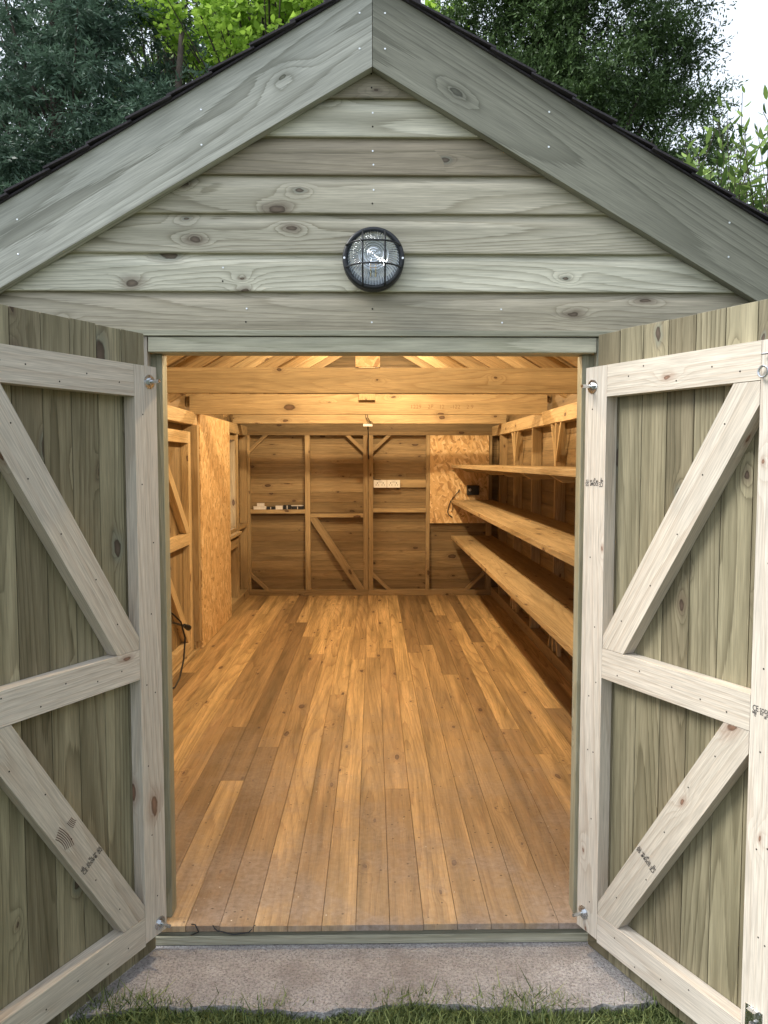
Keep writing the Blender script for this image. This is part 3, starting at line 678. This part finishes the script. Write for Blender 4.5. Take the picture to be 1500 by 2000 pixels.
# side door, seen from inside
sdoor = empty('side_door'); sdoor.parent = shed
DY0, DY1, DZ0, DZ1 = 2.60, 3.585, .035, 1.765
def sd_panel(m):
    y = DY0
    while y < DY1-.005: m.box(CL+.001, CL+.014, y+.001, min(y+.1, DY1)-.001, DZ0, DZ1, 'zy', tint=(rnd.uniform(.85, 1.1), rnd.random()*.5, 0, 1)); y += .1
one('board_panel', 'inner', sdoor, sd_panel, .001)
FX0, FX1 = CL+.0145, XL-.012
for a, b in ((DY0, DY0+.09), (DY1-.09, DY1)): one('stile', 'pine', sdoor, lambda m: m.box(FX0, FX1, a, b, DZ0, DZ1, 'zy', tint=(1.2, 0, 0, 1)), .002)
for a, b in ((DZ1-.09, DZ1-.001), (.885, .975), (DZ0+.001, DZ0+.09)): one('rail', 'pine', sdoor, lambda m: m.box(FX0, FX1, DY0+.091, DY1-.091, a, b, 'yz', tint=(1.2, 0, 0, 1)), .002)
for za, zc in ((DZ1-.092, .977), (.883, DZ0+.092)):
    def sbr(m):
        P, g = strip((DY0+.12, za-.02), (DY1-.13, zc+.02), .04, (DY0+.092, DY1-.092, zc, za)); m.prism(P, (FX0, 0, 0), (0, 1, 0), (0, 0, 1), (FX1-FX0-.002, 0, 0), g=g, tint=(1.2, 0, 0, 1))
    one('brace', 'pine', sdoor, sbr, .002)

# ------------------------------------------------------------------ fitted things
def osb_sheet(label, fn):
    o = one('osb_sheet', 'osb', None, fn, .001); tag(o, label, 'board', 'strand board sheets on the walls')
osb_sheet('tall strand board sheet on the left wall between side door and window', lambda m: m.prism([(0.004, 3.752), (1.918, 3.752), (1.915, 5.03), (0.004, 5.03)], (-1.412, 0, 0), (0, 0, 1), (0, 1, 0), (.018, 0, 0), g=(1, .15), tint=(1, 0, 0, 1)))
osb_sheet('square strand board panel high in the back right corner with black cable', lambda m: m.box(.650, 1.318, YB-.020, YB-.005, .832, 1.829, 'z', tint=(1, 0, 0, 1)))

def shelf(label, z, x1, twob, t0):
    s = thing('wall_shelf', label, 'shelf', 'long shelves on the right wall')
    def bd(m):
        if twob: m.box(.89, .89+(x1-.89)/2-.001, .35, 6.18, z-.034, z, 'y', tint=(t0, .1, 0, 1)); m.box(.89+(x1-.89)/2+.001, x1, .35, 6.18, z-.034, z, 'y', tint=(t0*.85, .6, 0, 1))
        else: m.box(.89, x1, .35, 6.18, z-.034, z, 'y', tint=(t0, .2, 0, 1))
    one('shelf_board', 'pine', s, bd, .002)
    for k, y in enumerate(ys):
        one('shelf_bracket', 'pine', s, lambda m: m.prism([(.935, z-.035), (XR-.002, z-.035), (XR-.002, z-.078), (1.01, z-.078)], (0, y-.016, 0), (1, 0, 0), (0, 0, 1), (0, .030, 0), tint=(1.0, .2, 0, 1)), .001)
shelf('topmost of the three long shelves on the right wall, seen nearly edge-on', 1.497, 1.358, True, 1.0)
shelf('middle of the three long wooden shelves, seen slightly from above', 1.10, 1.358, True, 1.0)
shelf('lowest of the three long wooden shelves, nearest the floor', .694, 1.358, True, 1.05)

# bulkhead wall lamp
LC = V3((.003, -.021, 2.159)); AX = V3((0, -1, 0))
lamp = thing('bulkhead_lamp', 'round black bulkhead lamp with wire guard over ribbed glass on the gable', 'wall lamp')
one('base', 'blackp', lamp, lambda m: m.lathe([(0, 0), (.085, 0), (.092, .004), (.0955, .014), (.0955, .036), (.090, .044)], LC, AX, 64), 0, smooth=True)
one('rim', 'blackp', lamp, lambda m: m.lathe([(.090, .040), (.0945, .046), (.0965, .052), (.094, .058), (.086, .060), (.0815, .056), (.080, .046), (.078, .04)], LC, AX, 64), 0, smooth=True)
n = N('ribbed_glass'); ob = n.node('ShaderNodeTexCoord').outputs['Object']
so = n.node('ShaderNodeSeparateXYZ', {0: n.node('ShaderNodeVectorMath', {0: ob, 1: (LC.x, 0, LC.z)}, operation='SUBTRACT').outputs[0]})
rr = n.math('SQRT', n.math('ADD', n.math('MULTIPLY', so.outputs[0], so.outputs[0]), n.math('MULTIPLY', so.outputs[2], so.outputs[2])))
an = n.math('ARCTAN2', so.outputs[2], so.outputs[0])
h1 = n.math('SINE', n.math('MULTIPLY', rr, 850.0)); h2 = n.math('SINE', n.math('MULTIPLY', an, 56.0))
hh = n.mix(n.math('GREATER_THAN', rr, .046), h1, h2)
bn = n.node('ShaderNodeBump', {'Height': hh, 'Strength': 1.0, 'Distance': .003})
gl = n.node('ShaderNodeBsdfGlossy', {'Color': (.95, .98, 1, 1), 'Roughness': .08, 'Normal': bn.outputs[0]}); tp = n.node('ShaderNodeBsdfTransparent', {'Color': (.93, .97, 1, 1)})
lw_ = n.node('ShaderNodeLayerWeight', {'Blend': .35, 'Normal': bn.outputs[0]})
mxg = n.node('ShaderNodeMixShader', {0: n.math('ADD', n.math('MULTIPLY', lw_.outputs['Facing'], .75), n.math('MULTIPLY_ADD', n.node('ShaderNodeSeparateColor', {0: hh}).outputs[0], .10, .14), clamp=True), 1: tp.outputs[0], 2: gl.outputs[0]})
n.t.links.new(mxg.outputs[0], n.out.inputs[0]); M['ribbed'] = n.m
one('glass', 'ribbed', lamp, lambda m: m.lathe([(.0805, .050), (.079, .066), (.073, .082), (.062, .094), (.046, .102), (.024, .106), (.0005, .107)], LC, AX, 96), 0, smooth=True)
M['reflector'] = simple('white_reflector', (.88, .9, .92), .3, 0, .02)
one('reflector', 'reflector', lamp, lambda m: m.lathe([(.0005, .018), (.05, .018), (.074, .026), (.0795, .045)], LC, AX, 48), 0, smooth=True)
def bulb(m):
    c = LC+V3((0, -.045, -.015))
    m.lathe([(.0005, .0), (.012, .004), (.02, .02), (.022, .035), (.016, .05), (.011, .062), (.011, .07)], c+V3((0, 0, -.045)), (0, 0, 1), 20)
n = N('bulb_glass'); g1 = n.node('ShaderNodeBsdfGlossy', {'Color': (.9, .95, 1, 1), 'Roughness': .03}); g2 = n.node('ShaderNodeBsdfTransparent', {'Color': (.86, .9, .93, 1)})
g3 = n.node('ShaderNodeMixShader', {0: n.math('MULTIPLY_ADD', n.node('ShaderNodeLayerWeight', {'Blend': .5}).outputs['Facing'], .8, .05), 1: g2.outputs[0], 2: g1.outputs[0]}); n.t.links.new(g3.outputs[0], n.out.inputs[0]); M['bulbg'] = n.m
bo = one('bulb', 'bulbg', lamp, bulb, 0, smooth=True)
one('filament', 'brass', bo, lambda m: [m.tube([LC+V3((x, -.047, -.056)), LC+V3((x, -.047, -.008))], .0024, 6) for x in (-.009, .007)], 0)
def cage(m):
    for a in (-.033, .035):
        for vert in (0, 1):
            pts = []
            half = math.sqrt(.092**2-a*a)
            for t in np.linspace(-1, 1, 17):
                b = half*t; dep = .052+.062*(1-abs(t)**3.2)*(1-.25*(a/.09)**2)
                pts.append(LC+(V3((a, -dep, b)) if vert else V3((b, -dep-.004, a+.004))))
            m.tube(pts, .0028, 8)
one('guard', 'blackp', lamp, cage, 0, smooth=True)
for x in (-.0905, .0905): one('screw', 'nail', lamp, lambda m: m.disc(LC+V3((x, -.0575, 0)), AX, .0035, .003), 0)

# sockets
for i, (x0, lab) in enumerate(((.012, 'left of the two white double sockets on the back wall board'), (.163, 'right of the two white double sockets on the back wall board'))):
    s = thing('double_socket', lab, 'socket', 'white double sockets')
    y = YB+.018
    one('back_box', 'whitep', s, lambda m: m.box(x0+.002, x0+.144, y-.028, y-.0005, 1.240, 1.322), .003)
    def slots(m):
        m.box(x0, x0+.146, y-.036, y-.0285, 1.238, 1.324)
        for c in (x0+.04, x0+.106):
            m.box(c-.004, c+.004, y-.0372, y-.0362, 1.283, 1.297, mi=1)
            for q in (-.013, .013): m.box(c+q-.006, c+q+.006, y-.0372, y-.0362, 1.265, 1.271, mi=1)
    one('faceplate', ['whitep', 'dark'], s, slots, 0)
    for q in (.062, .084): one('rocker_switch', ['whitep', 'dark'], s, lambda m: (m.box(x0+q-.006, x0+q+.006, y-.040, y-.0370, 1.294, 1.312), m.box(x0+q-.0075, x0+q+.0075, y-.0369, y-.0362, 1.2925, 1.3135, mi=1)), 0)
# black switch box on the strand board
t = thing('switch_box', 'small black switch box on the strand board beside the middle shelf', 'switch box')
def P3(x, z, d=0): return V3((x, YB-.020-d, z))
one('case', 'blackp', t, lambda m: m.box(1.065, 1.20, YB-.088, YB-.0205, 1.155, 1.265), .006)
one('dial', 'zinc', t, lambda m: m.lathe([(.0, .004), (.014, .004), (.018, 0)], (1.095, YB-.088, 1.215), (0, -1, 0), 20), 0)
m = MB(); m.tube([P3(.985, 1.215, .012), P3(.97, 1.19, .02), P3(.925, 1.14, .012), P3(.885, 1.085, .01), P3(.865, 1.03, .012), P3(.85, .965, .01), P3(.862, .93, .012), P3(.905, .90, .016)], [.008, .0055, .0045, .0045, .0045, .0045, .0045, .006], 8)
m.tube([P3(.885, 1.085, .014), P3(.905, 1.05, .02), P3(.91, 1.0, .014), P3(.895, .96, .012)], .0038, 8)
tag(m.build('loose_cable', 'blackp', smooth=True), 'loose black cable end hanging on the strand board beside the shelf', 'cable')
# junction block under the rear beam and its cable
t = thing('junction_box', 'little white junction box under the rearmost roof beam', 'junction box')
one('case', 'whitep', t, lambda m: m.box(-.10, -.002, 5.585, 5.64, 1.90, 1.9295, tint=(1, 0, 0, 1)), .003)
for x in (-.09, -.012): one('screw', 'nail', t, lambda m: m.disc((x, 5.5848, 1.915), (0, -1, 0), .003, .001), 0)
m = MB()
for q in (0, .02): m.tube([(-.075+q, 5.572, 2.03), (-.07+q, 5.565, 1.99), (-.05+q, 5.563, 1.955), (-.02+q, 5.566, 1.94)], .0035, 8)
m.tube([(-.05, 5.60, 1.899), (-.05, 5.7, 1.87), (-.05, 6.10, 1.86), (-.05, 6.222, 1.82), (-.05, 6.225, 1.6), (-.05, 6.226, 1.56)], .007, 8)
tag(m.build('lighting_cable', 'blackp', smooth=True), 'grey cable looping over the rearmost beam at the middle', 'cable')
m = MB(); m.tube([(.006, 6.22, 1.36), (.012, 6.215, 1.335), (.04, 6.215, 1.327), (.09, 6.215, 1.326)], .004, 8)
tag(m.build('socket_cable', 'blackp', smooth=True), 'short dark cable curling into the top of the white sockets', 'cable')
# extension lead at the left
t = thing('extension_lead', 'black lead with plug hanging in front of the side door', 'cable')
m = MB(); m.tube([(-1.41, 2.55, .62), (-1.40, 2.62, .50), (-1.385, 2.74, .43), (-1.36, 2.92, .37), (-1.345, 2.98, .35)], .009, 8); m.build('lead', 'blackp', t, smooth=True)
m = MB(); m.tube([(-1.352, 2.955, .362), (-1.338, 3.0, .338), (-1.333, 3.015, .330)], [.012, .022, .022], 12); m.build('plug', 'blackp', t)
m = MB(); m.tube([(-1.41, 2.60, .56), (-1.37, 2.70, .50), (-1.335, 2.80, .42), (-1.315, 2.83, .30), (-1.315, 2.78, .16), (-1.325, 2.70, .05), (-1.34, 2.62, .008), (-1.40, 2.52, .007)], .006, 8); m.build('trailing_flex', 'blackp', t, smooth=True)
# door catch cable on the threshold
m = MB()
m.tube([(-.60, -.045, .004), (-.585, -.058, .010), (-.575, -.056, -.016), (-.60, -.054, -.028)], .0022, 6)
m.tube([(-.53, -.05, .003), (-.515, -.056, -.012), (-.46, -.056, -.026), (-.41, -.054, -.02), (-.39, -.05, .002)], .002, 6)
tag(m.build('black_twine', 'blackp', smooth=True), 'bit of black twine lying over the left end of the threshold', 'twine')
# small things on the ledge
ZL = .9885
def ledge(name, label, cat, fn, mats, grp='small boxes on the back wall ledge'):
    o = one(name, mats, None, fn, .002); tag(o, label, cat, grp); return o
YF = YB-.002
def carton(x0, x1, z0, z1, d=.045):
    def f(m): m.box(x0, x1, YF, YF+d, z0, z1-.003); m.box(x0-.001, x1+.001, YF-.001, YF+d+.001, z1-.0029, z1); m.box((x0+x1)/2-.004, (x0+x1)/2+.004, YF-.0014, YF-.0011, z0+.002, z1-.004, mi=1)
    return f
ledge('small_box', 'wide white box at the left end of the ledge', 'box', carton(-1.355, -1.215, ZL+.0005, ZL+.036), ['card', 'whitep'])
ledge('small_box', 'smallest white box standing on top of the wide white box', 'box', carton(-1.315, -1.235, ZL+.0375, ZL+.072, .04), ['card', 'whitep'])
ledge('small_box', 'low black box just right of the stacked white boxes', 'box', carton(-1.205, -1.115, ZL+.0005, ZL+.032), ['blackp', 'card'])
ledge('small_box', 'white box standing between two black boxes on the ledge', 'box', carton(-1.105, -1.025, ZL+.0005, ZL+.042), ['card', 'whitep'])
ledge('small_box', 'tall black box right of the single white box', 'box', carton(-1.018, -.93, ZL+.0005, ZL+.05), ['blackp', 'card'])
ledge('small_box', 'long flat black box at the right end of the ledge', 'box', carton(-.925, -.785, ZL+.0005, ZL+.038), ['blackp', 'card'])
ledge('card_strip', 'thin white card lying on the long flat black box', 'card', lambda m: m.prism([(-.93, YF), (-.80, YF), (-.79, YF+.04), (-.93, YF+.045)], (0, 0, ZL+.039), (1, 0, 0), (0, 1, 0), (0, 0, .008)), ['card'], None)

# ------------------------------------------------------------------ vegetation
def quads(name, C, D, W, mat, tints, parent=None):
    """leaf quads (pointed rhombs): centre C, half-length vectors D, half-width vectors W"""
    n_ = len(C); K = 8 if mat in ('lime', 'laurel', 'olive') else 4; v = np.empty((n_, K, 3), np.float32)
    if K == 4: v[:, 0] = C-D; v[:, 1] = C+W-D*.1; v[:, 2] = C+D; v[:, 3] = C-W-D*.1
    else:
        sag = np.cross(D, W); sag /= np.maximum(np.linalg.norm(sag, axis=1, keepdims=True), 1e-9); sag = sag*np.linalg.norm(W, axis=1, keepdims=True)*.45
        for q, (a_, b_) in enumerate(((-1, 0), (-.62, .68), (-.05, 1), (.55, .66), (1, 0), (.55, -.66), (-.05, -1), (-.62, -.68))): v[:, q] = C+D*a_+W*b_+sag*abs(b_)-sag*.6*(a_**2)
    me = bpy.data.meshes.new(name); me.vertices.add(n_*K); me.vertices.foreach_set('co', v.ravel())
    me.loops.add(n_*K); me.loops.foreach_set('vertex_index', np.arange(n_*K, dtype=np.int32))
    me.polygons.add(n_); me.polygons.foreach_set('loop_start', np.arange(0, n_*K, K, dtype=np.int32)); me.polygons.foreach_set('loop_total', np.full(n_, K, np.int32))
    me.update(calc_edges=True)
    ca = me.color_attributes.new('tint', 'FLOAT_COLOR', 'CORNER'); t = np.ones((n_, K, 4), np.float32); t[:, :, 0] = tints[:, None]
    ca.data.foreach_set('color', t.ravel()); me.materials.append(M[mat])
    o = bpy.data.objects.new(name, me); COL.objects.link(o); o.parent = parent; return o
def unit(a): return a/np.maximum(np.linalg.norm(a, axis=-1, keepdims=True), 1e-6)
def foliage(rg, centres, rad, shoots, per, leaf, wid, style, droop=0., flat=.4):
    """shoots spring from clump centres; leaves sit along each shoot"""
    C, D, W, T = [], [], [], []
    for c in centres:
        r0 = rad*rg.uniform(.6, 1.25); base = rg.random()
        dirs = unit(rg.normal(size=(shoots, 3))*np.array([1, 1, .75])+np.array([0, 0, -droop]))
        root = c+dirs*r0*rg.uniform(.0, .6, (shoots, 1)); ln = r0*rg.uniform(.3, .75, (shoots, 1))
        for k in range(per):
            t = (k+.5)/per; side = (-1)**k
            perp = unit(np.cross(dirs, np.array([0, 0, 1.])+rg.normal(size=(shoots, 3))*flat))
            p = root+dirs*ln*t; p[:, 2] -= droop*.5*(t**2)*ln[:, 0]
            if style == 'spray': ld = unit(dirs*.8+perp*side*.75+rg.normal(size=(shoots, 3))*.18); sc = 1.15-.6*t
            elif style == 'needle': ld = unit(dirs*.7+rg.normal(size=(shoots, 3))*.75); sc = 1-.3*t
            else: ld = unit(dirs*.5+perp*side*.9+rg.normal(size=(shoots, 3))*.35); sc = rg.uniform(.75, 1.15)
            l = leaf*sc*rg.uniform(.7, 1.25, (shoots, 1)); n_ = unit(rg.normal(size=(shoots, 3))*.6+np.array([0, 0, 1.]))
            wv = unit(np.cross(ld, n_))*l*wid
            C.append(p+ld*l); D.append(ld*l); W.append(wv); T.append(np.clip(base*.45+.2*t+rg.uniform(0, .45, shoots), 0, 1))
    return np.concatenate(C).astype(np.float32), np.concatenate(D).astype(np.float32), np.concatenate(W).astype(np.float32), np.concatenate(T).astype(np.float32)
def tree(name, label, cat, base, h, crown_c, crown_r, ncl, rad, shoots, per, leaf, wid, style, mat, seed, droop=0., trunk_r=.16, shell=.35, group=None, extra=None, lean=(0, 0), hollow=None):
    rg = np.random.default_rng(seed); root = thing(name, label, cat, group); root.location = (base[0], base[1], -.09)
    off = np.array([base[0], base[1], -.09])
    cc = np.array(crown_c); cr = np.array(crown_r)
    d = unit(rg.normal(size=(ncl, 3))); rr_ = (rg.random(ncl)**shell)[:, None]
    cen = cc+d*cr*rr_
    if extra is not None: cen = np.concatenate([cen, np.array(extra, float)])
    C, D, W, T = foliage(rg, cen, rad, shoots, per, leaf, wid, style, droop)
    quads('crown', C-off.astype(np.float32), D, W, mat, T, root)
    m = MB(); top = V3((cc[0]+lean[0], cc[1]+lean[1], h)); b = V3((base[0], base[1], -.12)); pts = []
    for i in range(9):
        t = i/8; p = b.lerp(top, t); p.x += math.sin(t*5+seed)*.12*t; p.y += math.cos(t*4+seed)*.1*t; pts.append(p-V3(off))
    m.tube(pts, [trunk_r*(1-.85*i/8)+.01 for i in range(9)], 10)
    for c in cen[::max(1, len(cen)//60)]:
        c = V3(c)-V3(off); k = min(7, max(1, int((c.z/max(h, .1))*8*.8))); s0 = pts[k]
        mid = s0.lerp(c, .5)+V3((0, 0, -.08*(c-s0).length)); m.tube([s0, mid, c], [trunk_r*.28*(1-k/11), trunk_r*.15, .006], 6, cap=False)
    m.build('trunk', 'bark', root, smooth=True)
tree('cypress_tree', 'blue green cypress with feathery sprays, farthest left behind the roof', 'tree', (-4.3, 8.6), 9.5, (-4.3, 8.6, 5.6), (1.8, 1.4, 3.3), 200, .55, 55, 12, .055, .26, 'spray', 'cypress', 1, droop=.5, group='conifers behind the shed')
tree('cypress_tree', 'smaller blue green cypress just left of the roof slope, before the dark conifer', 'tree', (-2.6, 8.0), 7.2, (-2.6, 8.0, 4.6), (1.35, 1.0, 2.3), 130, .5, 55, 12, .052, .26, 'spray', 'cypress', 2, droop=.5, group='conifers behind the shed')
tree('conifer_tree', 'dark olive conifer with bare trunk showing between the two cypresses', 'tree', (-3.7, 11.5), 12, (-3.5, 11.5, 7.6), (3.4, 1.6, 4.0), 130, .75, 50, 12, .06, .3, 'needle', 'yew', 3, droop=.2, trunk_r=.22, group='conifers behind the shed')
tree('beech_tree', 'beech with bright yellow green leaves left of the ridge', 'tree', (-1.6, 9.0), 9.5, (-1.45, 8.7, 7.8), (2.0, 1.1, 1.2), 110, .38, 16, 6, .05, .62, 'leaf', 'lime', 4, trunk_r=.09, group='light green trees behind the ridge')
tree('beech_tree', 'bright green leafy tree just right of the ridge beside the yew', 'tree', (1.0, 11.5), 9.8, (1.2, 11.5, 7.6), (1.2, 1.0, 1.9), 60, .5, 16, 6, .07, .62, 'leaf', 'lime', 5, trunk_r=.12, group='light green trees behind the ridge')
tree('broadleaf_tree', 'mid green broadleaf tree filling the gap behind the cypresses', 'tree', (-1.6, 13.5), 12, (-1.8, 13.5, 8.0), (3.2, 1.5, 3.4), 120, .75, 26, 8, .07, .5, 'leaf', 'olive', 6, trunk_r=.16, group='light green trees behind the ridge')
tree('yew_tree', 'big dense dark yew with ragged edge against the white sky, right of the roof', 'tree', (3.35, 9.6), 10.5, (3.05, 9.6, 6.0), (2.35, 1.6, 4.0), 330, .55, 90, 12, .040, .36, 'needle', 'yew', 7, droop=.1, trunk_r=.24, group='conifers behind the shed')
def laurel():
    rg = np.random.default_rng(9); root = thing('laurel_shrub', 'glossy leaved laurel shrub rising beside the right roof edge', 'shrub'); root.location = (2.75, 2.9, -.09)
    off = np.array([2.75, 2.9, -.09]); m = MB(); C, D, W, T = [], [], [], []
    for i in range(420):
        a = rg.uniform(0, 2*math.pi); rr_ = rg.random()**.5*.85; top = np.array([rr_*math.cos(a), rr_*math.sin(a)*1.3, rg.uniform(3.1, 4.1)-.3*rr_]); 
        b = np.array([top[0]*.2, top[1]*.2, 0.]); bow = rg.normal(size=3)*.22*np.array([1, 1, .2]); pts = [b+(top-b)*t+bow*math.sin(3.14*t)*t+rg.normal(size=3)*.008 for t in np.linspace(0, 1, 9)]
        m.tube([tuple(p) for p in pts], [.010-.001*k for k in range(9)], 5, cap=False)
        young = top[2] > 3.3 and rg.random() < .4
        for k in range(34):
            t = 1-k*.015-rg.random()*.01; p = b+(top-b)*t+bow*math.sin(3.14*t)*t
            an_ = k*2.4+a; up = .9 if k < 4 else .35
            d = np.array([math.cos(an_), math.sin(an_), up+rg.normal()*.2]); d /= np.linalg.norm(d)
            l = rg.uniform(.038, .066)*(.75 if k < 3 else 1); n_ = unit(np.array([0, 0, 1.])+rg.normal(size=3)*.4); wv = unit(np.cross(d, n_))*l*.3
            C.append(p+d*l); D.append(d*l); W.append(wv); T.append((.65 if young and k < 8 else .1)+rg.random()*.3)
    quads('crown', *(np.array(x, np.float32) for x in (C, D, W)), 'laurel', np.clip(np.array(T, np.float32), 0, 1), root)
    m.build('trunk', 'bark', root)
laurel()
def hedge():  # added hedge outside the view, blocks sky light from the left door leaf
    rg = np.random.default_rng(31); root = thing('added_shade_hedge', 'unseen tall hedge right of the shed, added to shade the left door', 'hedge'); root.location = (3.3, -3.0, -.09)
    n_ = 26000; c = np.stack([rg.uniform(-.45, .45, n_), rg.uniform(-5.5, 5.0, n_), rg.uniform(.0, 3.1, n_)], 1)
    c[:, 0] = np.sign(c[:, 0])*(.45-np.abs(rg.normal(size=n_))*.12); d = unit(rg.normal(size=(n_, 3)))*rg.uniform(.03, .06, (n_, 1)); wv = unit(np.cross(d, rg.normal(size=(n_, 3))))*.03
    quads('crown', c.astype(np.float32), d.astype(np.float32), wv.astype(np.float32), 'olive', rg.random(n_).astype(np.float32)*.6, root)
    m = MB()
    for k in range(16): m.tube([(rnd.uniform(-.1, .1), -5.2+k*.65, -.05), (rnd.uniform(-.2, .2), -5.2+k*.65, 2.8)], [.05, .015], 6)
    m.build('trunk', 'bark', root)
hedge()
def grass():
    rg = np.random.default_rng(12); n_ = 60000
    x = rg.uniform(-1.7, 1.7, n_); y = -.285-np.abs(rg.normal(size=n_))*.22
    edge = -.300+.014*np.sin(x*7)+.018*np.sin(x*3.1+1)+rg.normal(size=n_)*.016
    y = np.minimum(y, edge); ln = rg.uniform(.008, .026, n_)*np.where(rg.random(n_) < .06, 1.9, 1)*(1+.5*np.sin(x*5+2)*np.sin(x*11)); 
    d = unit(np.stack([rg.normal(size=n_)*.8, rg.normal(size=n_)*.8-.1, rg.uniform(.35, 1.1, n_)], 1))*ln[:, None]
    c = np.stack([x, y, np.full(n_, -.095)], 1)+d; wv = unit(np.cross(d, rg.normal(size=(n_, 3))))*.0019
    o = quads('grass', c.astype(np.float32), d.astype(np.float32), wv.astype(np.float32), 'grass', rg.random(n_).astype(np.float32)**1.3)
    tag(o, 'short lawn grass creeping over the front of the concrete strip', 'grass', kind='stuff')
grass()
